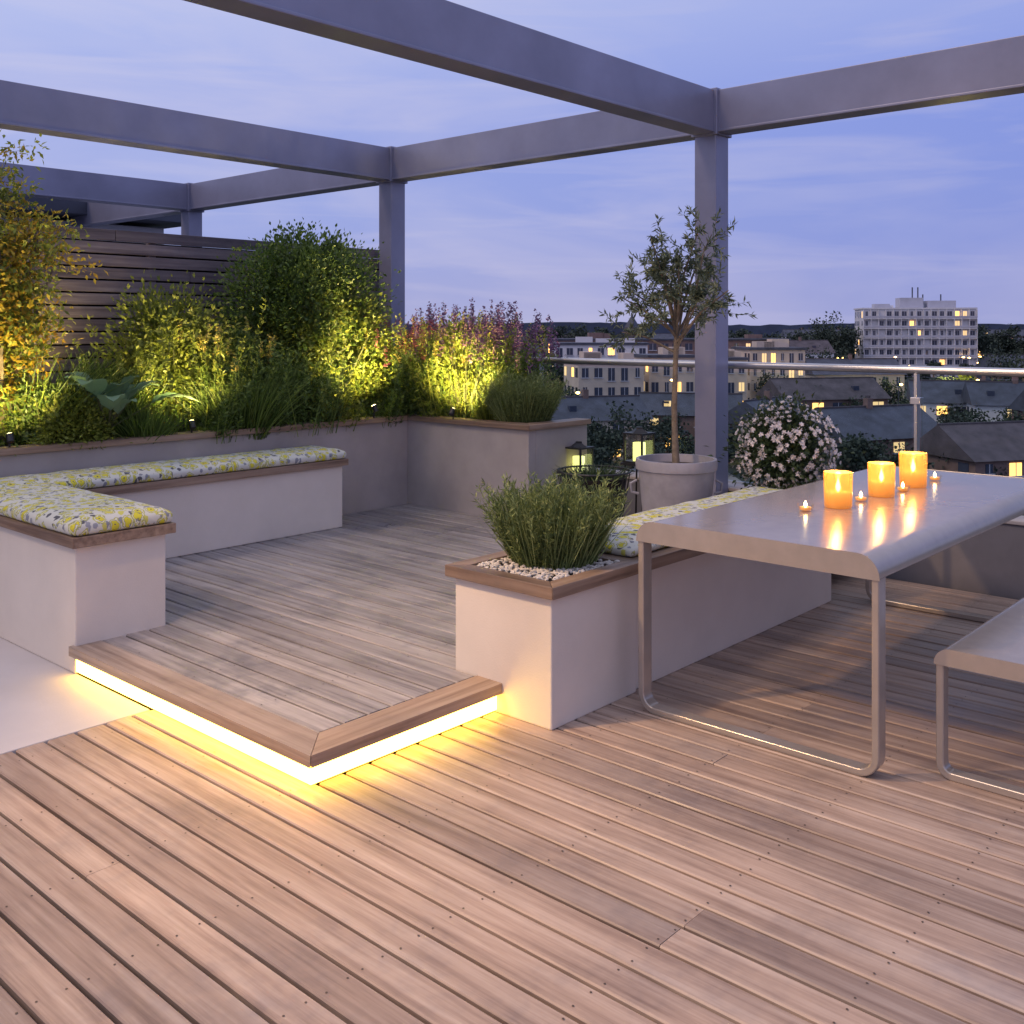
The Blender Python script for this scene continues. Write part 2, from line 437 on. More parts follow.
mb.obj('long_beams', .004, parent=pg)
mb = MB()
ibeam(mb, 'Y', -4.5, 13.4, XB, HB + .001, HT + .001)
for yy in (Y1, Y2, Y3): mb.box(XB - .1, XB + .1, yy - .1, yy + .1, HB - .02, HT + .012, M_perg)
mb.obj('edge_beam', .004, parent=pg)

# ------------------------------------------------------------ fence
mb = MB()
z = .1
while z < 2.18:
    x = -3.0
    while x < 6.0:
        x1 = min(x + random.choice([1.8, 2.4, 3.0]), 6.16)
        mb.box(x + .002, x1 - .002, 7.09, 7.112, z, z + .080, M_fence); x = x1
    z += .093
for x in np.arange(-3, 6.3, 1.15): mb.box(x - .03, x + .03, 7.115, 7.16, 0, 2.17, M_fence)
mb.box(-3, 6.17, 7.17, 7.18, 0, 2.15, M_dark)
mb.obj('slatted_timber_fence', .003)

# ------------------------------------------------------------ planters & benches
def cap(mb, x0, x1, y0, y1, z, w, th, ax_mats=(M_capX, M_capY)):
    X, Y = ax_mats
    mb.prism([(x0, y0), (x1, y0), (x1 - w, y0 + w), (x0 + w, y0 + w)], z - th, z, X, random.random())
    mb.prism([(x1, y1), (x0, y1), (x0 + w, y1 - w), (x1 - w, y1 - w)], z - th, z, X, random.random())
    mb.prism([(x0, y1 - .001), (x0, y0 + .001), (x0 + w - .001, y0 + w), (x0 + w - .001, y1 - w)], z - th, z, Y, random.random())
    mb.prism([(x1, y0 + .001), (x1, y1 - .001), (x1 - w + .001, y1 - w), (x1 - w + .001, y0 + w)], z - th, z, Y, random.random())

e = empty('square_planter')
mb = MB(); mb.box(2.95, 3.50, 2.45, 2.96, -.001, .497, M_wall); mb.obj('rendered_body', .006, parent=e)
mb = MB(); cap(mb, 2.92, 3.52, 2.42, 2.99, .545, .075, .047); mb.obj('timber_cap', .003, parent=e)
mb = MB()
bm = bmesh.new(); bmesh.ops.create_icosphere(bm, subdivisions=1, radius=1)
iv = [v.co.copy() for v in bm.verts]; ifc = [tuple(v.index for v in f.verts) for f in bm.faces]; bm.free()
for i in range(900):
    c = Vector((random.uniform(3.0, 3.44), random.uniform(2.5, 2.91), .53 + random.uniform(0, .014)))
    sc = Vector((random.uniform(.006, .013), random.uniform(.006, .013), random.uniform(.004, .009)))
    R = Matrix.Rotation(random.uniform(0, 6), 3, 'Z')
    mb.add([c + R @ Vector((v.x * sc.x, v.y * sc.y, v.z * sc.z)) * random.uniform(.85, 1.1) for v in iv], ifc, M_gravel)
mb.box(2.996, 3.444, 2.496, 2.914, .498, .526, M_soil)
mb.obj('white_gravel', smooth=True, parent=e)

def lavender(q, cc, rad, n, h, m, spread=.5):
    grass(q, cc, rad, n * 7, h * .95, .005, m, spread, .05, .35)
    for i in range(n):
        a = random.uniform(0, 6.28); rr = rad * math.sqrt(random.random()); P = np.array([cc[0] + rr * math.cos(a), cc[1] + rr * math.sin(a), cc[2]])
        D = np.array([math.cos(a) * rr / rad * spread, math.sin(a) * rr / rad * spread, 1.0]) + rng.normal(0, .12, 3); D /= np.linalg.norm(D)
        Lh = h * random.uniform(.45, 1.05); k = 64; t = rng.uniform(.1, 1, k)
        PP = P + D * (Lh * t)[:, None]
        DD = D * .8 + rng.normal(0, .5, (k, 3))
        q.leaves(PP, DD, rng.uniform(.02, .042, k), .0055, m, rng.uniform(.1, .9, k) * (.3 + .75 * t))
q = QB(); lavender(q, (3.29, 2.72, .53), .165, 360, .35, L_lav, .42); q.obj('lavender_plant')

e = empty('bench_seat')
mb = MB(); mb.box(3.502, 5.40, 2.47, 2.93, -.001, .488, M_wall); mb.obj('rendered_body', .006, parent=e)
mb = MB(); mb.box(3.522, 5.43, 2.44, 2.66, .49, .54, M_capX); mb.box(3.522, 5.43, 2.666, 2.96, .49, .54, M_capX); mb.obj('timber_seat', .003, parent=e)

def cushion(name, x0, x1, y0, y1, z0, z1, parent=None):
    mb = MB(); mb.box(x0, x1, y0, y1, z0, z1, M_cush); o = mb.obj(name, parent=parent)
    me = o.data; bm = bmesh.new(); bm.from_mesh(me)
    for ax, (a, b) in enumerate(((x0, x1), (y0, y1))):
        n = max(2, int((b - a) / .035))
        for i in range(1, n):
            co = [0, 0, 0]; no = [0, 0, 0]; co[ax] = a + (b - a) * i / n; no[ax] = 1
            bmesh.ops.bisect_plane(bm, geom=bm.verts[:] + bm.edges[:] + bm.faces[:], plane_co=co, plane_no=no)
    for zz in (.33, .66):
        bmesh.ops.bisect_plane(bm, geom=bm.verts[:] + bm.edges[:] + bm.faces[:], plane_co=(0, 0, z0 + (z1 - z0) * zz), plane_no=(0, 0, 1))
    h = z1 - z0
    for v in bm.verts:
        ex = min(v.co.x - x0, x1 - v.co.x); ey = min(v.co.y - y0, y1 - v.co.y)
        em = min(ex, ey); t = (v.co.z - z0) / h
        if t > .9:
            v.co.z += .012 * min(1, em / .12) - .012 * (1 - min(1, em / .03)) + .006 * noise.noise(v.co * 9)
        bul = .008 * math.sin(math.pi * t) + .004 * noise.noise(v.co * 12)
        if ex < .001: v.co.x += bul * (-1 if v.co.x - x0 < .01 else 1) + (.012 if t > .9 else 0) * (1 if v.co.x - x0 < .02 else -1)
        if ey < .001: v.co.y += bul * (-1 if v.co.y - y0 < .01 else 1) + (.012 if t > .9 else 0) * (1 if v.co.y - y0 < .02 else -1)
    bm.to_mesh(me); bm.free()
    me.polygons.foreach_set('use_smooth', [True] * len(me.polygons))
    sb = o.modifiers.new('s', 'SUBSURF'); sb.levels = 1; sb.render_levels = 1
    return o
cushion('floral_seat_cushion', 3.53, 5.38, 2.50, 2.95, .542, .595)

e = empty('corner_bench')
mb = MB()
mb.box(2.05, 2.48, 4.40, 6.04, -.001, .552, M_wall)
mb.box(2.482, 4.54, 5.67, 6.04, .121, .552, M_wall)
mb.obj('rendered_body', .006, parent=e)
mb = MB()
mb.prism([(2.02, 4.36), (2.51, 4.36), (2.51, 5.64), (2.02, 6.045)], .554, .60, M_capY, .5)
mb.prism([(2.512, 5.64), (4.57, 5.64), (4.57, 6.045), (2.024, 6.045)], .554, .60, M_capX, .5)
mb.obj('timber_seat', .003, parent=e)
cushion('floral_seat_cushion', 2.03, 2.50, 4.37, 5.63, .601, .672)
cushion('floral_seat_cushion', 2.04, 4.55, 5.64, 6.03, .602, .668)

e = empty('raised_planter')
mb = MB()
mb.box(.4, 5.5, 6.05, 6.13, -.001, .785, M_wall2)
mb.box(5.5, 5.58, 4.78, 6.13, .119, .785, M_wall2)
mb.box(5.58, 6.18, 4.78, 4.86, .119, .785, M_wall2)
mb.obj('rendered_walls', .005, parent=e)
mb = MB()
mb.box(.4, 5.47, 6.02, 6.16, .787, .825, M_capX); mb.prism([(5.47, 4.75), (5.61, 4.89), (5.61, 6.16), (5.472, 6.16)], .787, .825, M_capY)
mb.prism([(5.473, 4.75), (6.19, 4.75), (6.19, 4.89), (5.613, 4.89)], .787, .825, M_capX)
mb.obj('timber_cap', .003, parent=e)
mb = MB(); mb.box(.4, 6.18, 6.13, 7.08, .3, .74, M_soil); mb.box(5.58, 6.18, 4.86, 6.13, .3, .741, M_soil); mb.obj('soil', parent=e)

# ------------------------------------------------------------ planting
ZS = .74
q = QB(True); tr = MB()
base = Vector((2.58, 6.5, ZS))
for i in range(13):
    a = random.uniform(0, 6.28); h = random.uniform(.9, 1.95); r0 = random.uniform(.1, .45)
    p1 = base + Vector((math.cos(a) * r0 * .3, math.sin(a) * r0 * .2, h * .5)); p2 = base + Vector((math.cos(a) * r0, math.sin(a) * r0 * .6, h))
    tr.tube([base + Vector((math.cos(a) * .03, math.sin(a) * .03, 0)), p1, p2], [.014, .009, .003], M_bark)
    for t in np.linspace(.3, 1, 9):
        c = base.lerp(p1, t * 2) if t < .5 else p1.lerp(p2, t * 2 - 1)
        for j in range(3):
            k = 32; cc = np.array(c) + rng.normal(0, .09, 3)
            P = cc + rng.normal(0, .045, (k, 3)) * [1.5, 1.2, .7]
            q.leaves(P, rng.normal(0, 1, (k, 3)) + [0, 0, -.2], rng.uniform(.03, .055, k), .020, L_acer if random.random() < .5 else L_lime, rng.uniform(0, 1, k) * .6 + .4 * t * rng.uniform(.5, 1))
            q.twig(c, cc, .002, M_stem)
e = empty('acer_tree'); tr.obj('trunk', 0, True, parent=e); q.obj('foliage', parent=e)

q = QB(True); bush(q, (2.86, 6.20, .92), (.27, .18, .16), 9000, .032, .016, 70, L_lime, .22, base=(2.86, 6.2, .80)); bush(q, (2.78, 6.35, 1.0), (.25, .2, .14), 5000, .032, .016, 40, L_green, .24, base=(2.75, 6.3, .80)); q.obj('low_green_shrub')
q = QB(True); bush(q, (2.30, 6.35, 1.0), (.3, .25, .25), 6000, .038, .018, 46, L_lime, .26); q.obj('low_green_shrub')
q = QB(True); grass(q, (2.75, 6.6, ZS), .18, 500, .85, .012, L_green, .7, .3)
grass(q, (3.3, 6.65, ZS), .22, 600, .78, .011, L_green, .5, .3)
bush(q, (3.3, 6.7, 1.0), (.4, .22, .28), 7500, .042, .019, 60, L_green, .26); q.obj('ornamental_grass')
mb = MB()
bl = Vector((3.08, 6.16, .88))
for i in range(21):
    a = i * 2.4 + .3; el = random.uniform(.45, 1.25); Ls = random.uniform(.24, .40); Wd = Ls * .42
    d = Vector((math.cos(a) * math.cos(el), math.sin(a) * math.cos(el), math.sin(el)))
    sd = d.cross(Vector((0, 0, 1))).normalized(); up = sd.cross(d)
    st = bl + d * random.uniform(.12, .32)
    mb.tube([bl, st], [.006, .004], M_stem, 5)
    vs = []; nn = 9
    for j in range(nn + 1):
        t = j / nn; w = Wd * .5 * (math.sin(math.pi * t ** .75) ** .8 + .001)
        p = st + d * Ls * t - Vector((0, 0, 1)) * Ls * .5 * t * t
        for s_ in (-1, -.5, 0, .5, 1): vs.append(p + sd * w * s_ + up * abs(s_) * w * .35 + up * .006 * math.sin(t * 22 + s_ * 3))
    mb.add(vs, [(j * 5 + k, j * 5 + k + 1, j * 5 + k + 6, j * 5 + k + 5) for j in range(nn) for k in range(4)], L_big, random.random())
mb.obj('broad_leaf_plant', 0, True)

q = QB(True)
bush(q, (3.80, 6.62, 1.32), (.42, .24, .40), 15000, .038, .020, 110, L_lime, .22)
leafy(q, (3.78, 6.42, ZS), .3, 80, 1.02, L_lime, .045, .018, .3, 44); q.obj('yellow_green_shrub')
q = QB(True); grass(q, (4.1, 6.22, ZS), .18, 1300, .58, .007, L_green, .5, .25); grass(q, (3.35, 6.22, ZS), .14, 700, .42, .007, L_green, .6, .3)
leafy(q, (4.15, 6.28, ZS), .26, 130, .74, L_green, .045, .012, .3, 44); leafy(q, (3.85, 6.18, ZS), .2, 90, .46, L_green, .045, .012, .3, 36)
bush(q, (4.25, 6.5, 1.15), (.35, .2, .35), 7000, .038, .018, 50, L_green, .24)
spikes(q, (4.05, 6.4, ZS), .2, 30, .9, L_green, L_yel, .12); q.obj('ornamental_grass')
q = QB(True); bush(q, (4.88, 6.60, 1.68), (.66, .36, .55), 34000, .036, .021, 230, L_green, .14)
bush(q, (5.1, 6.48, 1.3), (.60, .28, .46), 18000, .038, .022, 120, L_lime, .18)
q.obj('large_green_bush')
q = QB(True); bush(q, (4.6, 6.24, .96), (.32, .17, .2), 8000, .034, .014, 70, L_green, .22, base=(4.5, 6.2, .8))
leafy(q, (4.55, 6.22, ZS), .3, 130, .62, L_green, .042, .011, .35, 42); leafy(q, (4.85, 6.18, ZS), .18, 80, .45, L_lime, .042, .012, .35, 36)
leafy(q, (5.3, 6.18, ZS), .16, 60, .36, L_green, .04, .012, .4, 34); q.obj('low_green_shrub')
q = QB(True); bush(q, (5.48, 6.42, 1.1), (.34, .22, .36), 9500, .04, .018, 80, L_lime, .24)
leafy(q, (5.42, 6.3, ZS), .28, 130, .74, L_green, .047, .012, .3, 42)
spikes(q, (5.6, 6.4, ZS), .3, 46, .95, L_green, L_red, .16); q.obj('red_flowering_perennial')
q = QB(True); bush(q, (5.82, 5.72, 1.14), (.22, .34, .36), 11000, .044, .015, 90, L_lime, .22, 1.0)
leafy(q, (5.78, 5.7, ZS), .28, 160, .92, L_lime, .05, .012, .25, 48)
spikes(q, (5.8, 5.7, ZS), .3, 60, .98, L_lime, L_yel, .22); q.obj('yellow_flowering_perennial')
q = QB(True); leafy(q, (5.8, 6.08, ZS), .24, 130, .8, L_green, .045, .013, .3, 44); leafy(q, (5.9, 5.42, ZS), .2, 130, .78, L_green, .045, .013, .3, 40)
spikes(q, (5.97, 5.75, ZS), .24, 95, 1.06, L_green, L_purple, .24, .2, 48, 1.15); spikes(q, (5.95, 5.45, ZS), .18, 60, 1.0, L_green, L_purple, .26, .2, 48, 1.15)
spikes(q, (5.85, 6.2, ZS), .24, 44, .97, L_green, L_red, .18, .25, 38); q.obj('salvia_plant')
q = QB(True); lavender(q, (5.78, 5.08, .78), .18, 420, .40, L_lav, .42); lavender(q, (5.72, 5.34, .78), .12, 160, .34, L_lime, .5); q.obj('lavender_plant')

def lamp(name, typ, loc, power, col, radius=.03, parent=None, **kw):
    l = bpy.data.lights.new(name, typ); l.energy = power; l.color = col
    if typ != 'SUN': l.shadow_soft_size = radius
    for k, v in kw.items(): setattr(l, k, v)
    o = bpy.data.objects.new(name, l); COL.objects.link(o); o.location = loc
    if parent: o.parent = parent
    return o
WARM = (1, .74, .27)
for (x, y, z, p, d) in UP:
    fx = empty('garden_uplight', (x, y, z)); v = Vector(d).normalized()
    mb = MB(); mb.tube([(0, 0, -.1), (0, 0, -.045)], .006, M_black, 6)
    mb.tube([v * -.05, v * .0], .021, M_black, 12); mb.obj('housing', 0, True, parent=fx)
    mb = MB(); mb.tube([v * .0005, v * .003], .017, M_fix, 12); mb.obj('lens', parent=fx)
    o = lamp('light', 'SPOT', v * .02, p, WARM, .03, fx, spot_size=math.radians(140), spot_blend=1.0)
    o.rotation_euler = v.to_track_quat('-Z', 'Y').to_euler()

# ------------------------------------------------------------ olive tree in pot
e = empty('potted_olive_tree')
ox, oy = 5.12, 3.30
mb = MB()
mb.lathe([(.001, 0), (.165, 0), (.17, .01), (.222, .56), (.236, .565), (.24, .60), (.236, .625), (.218, .625), (.212, .57), (.001, .565)], (ox, oy, .121), M_pot, 40)
for s_ in (1, -1):
    mb.tube([(ox + s_ * .155, oy - s_ * .172, .62), (ox + s_ * .18, oy - s_ * .20, .60), (ox + s_ * .175, oy - s_ * .195, .55), (ox + s_ * .148, oy - s_ * .165, .54)], .008, M_pot, 8)
mb.obj('pot', 0, True, parent=e)
mb = MB(); q = QB()
b0 = Vector((ox, oy, .68)); t1 = Vector((ox + .01, oy + .02, 1.05)); t2 = Vector((ox - .02, oy - .01, 1.36)); top = Vector((ox, oy, 1.54))
mb.tube([b0, b0.lerp(t1, .5) + Vector((.012, .01, 0)), t1, t2, top], [.024, .019, .017, .015, .012], M_bark, 9)
def olive_leaves(p0, p1, k):
    p0 = np.array(p0); p1 = np.array(p1); t = rng.uniform(.1, 1.1, k)[:, None]
    P = p0 + (p1 - p0) * t; d = p1 - p0; d /= np.linalg.norm(d) + 1e-9
    q.leaves(P, d * .8 + rng.normal(0, .75, (k, 3)), rng.uniform(.032, .055, k), .012, L_olive, rng.uniform(0, 1, k))
for i in range(18):
    a = i * 2.4 + random.uniform(-.3, .3); el = random.uniform(0, 1.3); R = random.uniform(.26, .48)
    st = t2.lerp(top, random.random())
    en = st + Vector((math.cos(a) * math.cos(el) * R * .95, math.sin(a) * math.cos(el) * R * .95, math.sin(el) * R * 1.3 + .05))
    md = st.lerp(en, .5) + Vector((random.uniform(-.03, .03), random.uniform(-.03, .03), .03))
    mb.tube([st, md, en], [.009, .006, .003], M_bark, 5)
    for j in range(10):
        b = md.lerp(en, random.uniform(-.2, 1.05)); c = b + Vector(rng.normal(0, .08, 3)) + Vector((0, 0, .03))
        q.twig(b, c, .0018, M_stem); olive_leaves(b, c, 26)
mb.obj('trunk', 0, True, parent=e); q.obj('foliage', parent=e)
mb = MB(); mb.lathe([(.001, .008), (.209, .0)], (ox, oy, .70), M_soil, 20); mb.obj('soil', parent=e)

# ------------------------------------------------------------ white flowering bush
e = empty('white_flowering_bush')
fx_, fy_ = 5.68, 2.88
mb = MB(); mb.lathe([(.001, 0), (.15, 0), (.2, .42), (.215, .43), (.215, .47), (.2, .47), (.195, .42), (.001, .42)], (fx_, fy_, .001), M_pot, 32); mb.obj('pot', 0, True, parent=e)
q = QB(); C = np.array([fx_, fy_, .78])
bush(q, C, (.24, .24, .25), 6500, .038, .019, 80, L_dark, .27, .2)
q.obj('foliage', parent=e)
q = QB()
for i in range(680):
    d = rng.normal(size=3); d /= np.linalg.norm(d)
    lump = 1 + .16 * noise.noise(Vector(d) * 2.3)
    c = C + d * np.array([.285, .285, .28]) * rng.uniform(.82, 1.1) * lump
    a = np.cross(d, [.2, .4, .9]); a /= np.linalg.norm(a); b = np.cross(d, a)
    th = np.arange(6) * np.pi / 3 + rng.uniform(0, 1)
    D = np.cos(th)[:, None] * a + np.sin(th)[:, None] * b + d * rng.uniform(.1, .7)
    q.leaves(np.repeat(c[None], 6, 0), D, rng.uniform(.014, .024), .016, L_white, rng.uniform(.2, 1, 6))
q.obj('blossoms', parent=e)

# ------------------------------------------------------------ wire basket planter, lanterns
e = empty('wire_basket_planter', (5.57, 4.25, .121))
mb = MB()
for zz, rr in ((.42, .25), (.28, .225), (.14, .2), (.01, .18)):
    mb.tube([(rr * math.cos(t), rr * math.sin(t), zz) for t in np.linspace(0, 2 * math.pi, 25)], .007, M_black, 6)
for i in range(16):
    t = i * math.pi / 8; mb.tube([(.18 * math.cos(t), .18 * math.sin(t), .01), (.25 * math.cos(t), .25 * math.sin(t), .42)], .004, M_black, 5)
mb.lathe([(.001, .012), (.165, .012), (.225, .38), (.001, .36)], (0, 0, 0), M_dark, 20)
mb.obj('basket', parent=e)
q = QB(); grass(q, (0, 0, .34), .18, 420, .16, .008, L_dark, .8, .35); q.obj('foliage', parent=e)
for (x, y, z, Z) in [(6.0, 4.72, .121, .30), (6.02, 4.19, .121, .44)]:
    e = empty('candle_lantern', (x, y, z)); mb = MB()
    for a in (-1, 1):
        for b in (-1, 1): mb.tube([(a * .10, b * .10, 0), (a * .07, b * .07, Z - .015)], .007, M_black, 6)
    mb.box(-.095, .095, -.095, .095, Z - .018, Z - .001, M_black)
    s_ = .075
    for a in (-1, 1):
        for b in (-1, 1): mb.box(a * s_ - .006, a * s_ + .006, b * s_ - .006, b * s_ + .006, Z + .01, Z + .2, M_black)
    mb.box(-s_ - .01, s_ + .01, -s_ - .01, s_ + .01, Z, Z + .012, M_black)
    mb.box(-s_ - .01, s_ + .01, -s_ - .01, s_ + .01, Z + .2, Z + .212, M_black)
    mb.lathe([(.075, Z + .212), (.03, Z + .24), (.03, Z + .25), (.001, Z + .252)], (0, 0, 0), M_black, 4)
    mb.obj('frame', parent=e)
    mb = MB(); mb.lathe([(.001, Z + .012), (.045, Z + .012), (.045, Z + .14), (.001, Z + .14)], (0, 0, 0), M_lant, 14); mb.obj('candle', parent=e)
    mb = MB()
    mb.box(-.072, -.070, -.066, .066, Z + .015, Z + .198, M_cglass); mb.box(.070, .072, -.066, .066, Z + .015, Z + .198, M_cglass)
    mb.obj('glass', parent=e)

# ------------------------------------------------------------ table & bench
def rounded_loop(y0, y1, z0, z1, r, n=7):
    pts = []
    for cy, cz, a0 in ((y1 - r, z0 + r, -90), (y1 - r, z1 - r, 0), (y0 + r, z1 - r, 90), (y0 + r, z0 + r, 180)):
        for i in range(n + 1):
            a = math.radians(a0 + 90 * i / n); pts.append((cy + r * math.cos(a), cz + r * math.sin(a)))
    return pts
def sled(mb, x0, x1, y0, y1, z1, t, r, m):
    o = rounded_loop(y0, y1, .001, z1, r); i_ = rounded_loop(y0 + t, y1 - t, .001 + t, z1 - t, r - t)
    n = len(o); vs = [(x0, *p) for p in o] + [(x0, *p) for p in i_] + [(x1, *p) for p in o] + [(x1, *p) for p in i_]
    fs = []
    for k in range(n):
        j = (k + 1) % n
        fs += [(k, j, n + j, n + k)[::-1], (2 * n + k, 2 * n + j, 3 * n + j, 3 * n + k), (k, j, 2 * n + j, 2 * n + k), (n + k, n + j, 3 * n + j, 3 * n + k)[::-1]]
    mb.add(vs, fs, m, .5)
def topslab(mb, x0, x1, y0, y1, z1, th, r, m):
    pr = [(y0, z1 - th)] + [(y0 + r - r * math.cos(a), z1 - r + r * math.sin(a)) for a in np.linspace(0, math.pi / 2, 8)]
    pr += [(y1 - r + r * math.sin(a), z1 - r + r * math.cos(a)) for a in np.linspace(0, math.pi / 2, 8)] + [(y1, z1 - th)]
    if th < r:
        pr = [p for p in pr if p[1] >= z1 - th - 1e-6]
    n = len(pr)
    vs = [(x0, *p) for p in pr] + [(x1, *p) for p in pr]
    fs = [(k, k + 1, n + k + 1, n + k) for k in range(n - 1)]
    fs.append(tuple(range(n))); fs.append(tuple(range(n, 2 * n))[::-1]); fs.append((0, n, 2 * n - 1, n - 1))
    mb.add(vs, fs, m, .5)
def metal_set(name, x0, x1, y0, y1, z1, r, th, bw):
    e = empty(name)
    mb = MB(); topslab(mb, x0, x1, y0, y1, z1, th, r, M_table); mb.obj('top', .0035, False, parent=e, seg=2)
    mb = MB()
    for a in (x0 + .006, x1 - .006 - bw): sled(mb, a, a + bw, y0 + .002, y1 - .002, z1 - .002, .026, r, M_table)
    mb.obj('sled_legs', .004, parent=e)
    for o in e.children:
        o.data.polygons.foreach_set('use_smooth', [True] * len(o.data.polygons))
        o.data.set_sharp_from_angle(angle=.6)
metal_set('metal_dining_table', 3.33, 5.58, 1.36, 2.33, .75, .075, .078, .06)
metal_set('metal_bench', 3.50, 5.4, .82, 1.24, .437, .052, .054, .05)

for (x, y, s_) in [(4.15, 1.87, 1.0), (4.56, 1.85, 1.0), (4.94, 1.85, 1.08)]:
    e = empty('glass_candle_holder', (x, y, .7515)); e.scale = (s_, s_, s_)
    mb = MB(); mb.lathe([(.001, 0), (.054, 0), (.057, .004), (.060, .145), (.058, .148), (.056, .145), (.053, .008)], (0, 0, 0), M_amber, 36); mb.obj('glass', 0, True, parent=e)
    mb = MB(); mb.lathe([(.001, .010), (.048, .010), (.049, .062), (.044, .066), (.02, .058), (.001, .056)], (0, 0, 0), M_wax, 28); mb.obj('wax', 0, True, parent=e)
    mb = MB(); mb.lathe([(.0005, .062), (.008, .072), (.011, .084), (.006, .104), (.0005, .124)], (0, 0, 0), M_flame, 12); mb.obj('flame', 0, True, parent=e)
    lamp('light', 'POINT', (0, 0, .152), 3.6, (1, .55, .18), .015, e)
for (x, y) in [(3.97, 1.93), (4.36, 1.86), (4.76, 1.83), (5.2, 1.84)]:
    e = empty('tealight', (x, y, .7515))
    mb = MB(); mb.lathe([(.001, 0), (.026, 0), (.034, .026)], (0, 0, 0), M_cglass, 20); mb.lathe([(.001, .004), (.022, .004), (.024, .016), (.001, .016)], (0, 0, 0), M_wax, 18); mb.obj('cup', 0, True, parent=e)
    mb = MB(); mb.lathe([(.0005, .016), (.006, .021), (.0065, .028), (.0005, .042)], (0, 0, 0), M_flame, 10); mb.obj('flame', 0, True, parent=e)

e = empty('house_light_fill_spot', (1.1, 3.62, 2.82))  # added fixture and fill spot, out of view, standing in for house light
mb = MB(); mb.lathe([(.001, .0), (.045, .0), (.045, -.07), (.04, -.07), (.038, -.05)], (0, 0, 0), M_black, 20); mb.obj('housing', 0, True, parent=e)
sp = lamp('light', 'SPOT', (0, 0, -.09), 330, (1, .62, .32), .08, e, spot_size=math.radians(112), spot_blend=.8)
sp.rotation_euler = Vector((2.2, -1.8, -2.4)).to_track_quat('-Z', 'Y').to_euler()

# ------------------------------------------------------------ neighbour house
M_white = plain('white_render', (.60, .60, .66), .7, .08, .4)
M_slate = plain('slate_roof', (.05, .058, .088), .6, .4, .6)
M_slate2 = plain('tile_roof', (.075, .062, .075), .7, .4, .6)
M_brick = plain('brick_wall', (.18, .12, .115), .85, .25, .8)
M_cream = plain('cream_wall', (.54, .45, .39), .8, .14, .3)
M_cream2 = plain('pale_wall', (.42, .43, .52), .8, .1, .3)  # cool tint paints distance haze into the farthest walls
M_wdark = plain('window_dark', (.05, .06, .10), .12, .1, 1)
M_wlit = emit('window_lit', (1, .50, .13), 2.8)
M_wlit2 = emit('window_lit_soft', (1, .66, .30), .9)
mb = MB()
mb.box(1.5, 7.3, 13, 20, -.06, 2.9, M_white); mb.box(1.2, 7.6, 12.6, 20.3, 2.95, 3.2, M_slate)
mb.box(2.5, 3.7, 12.96, 13.0, 1.0, 2.3, M_wdark); mb.box(4.9, 6.1, 12.96, 13.0, 1.0, 2.3, M_wdark)
mb.obj('neighbour_house', .01)
mb = MB(); mb.box(-6, 3.6, 10.6, 12.4, -.06, 3.4, M_white); mb.box(-6.2, 3.8, 10.45, 12.5, 3.402, 3.55, M_slate); mb.obj('neighbour_house', .01)

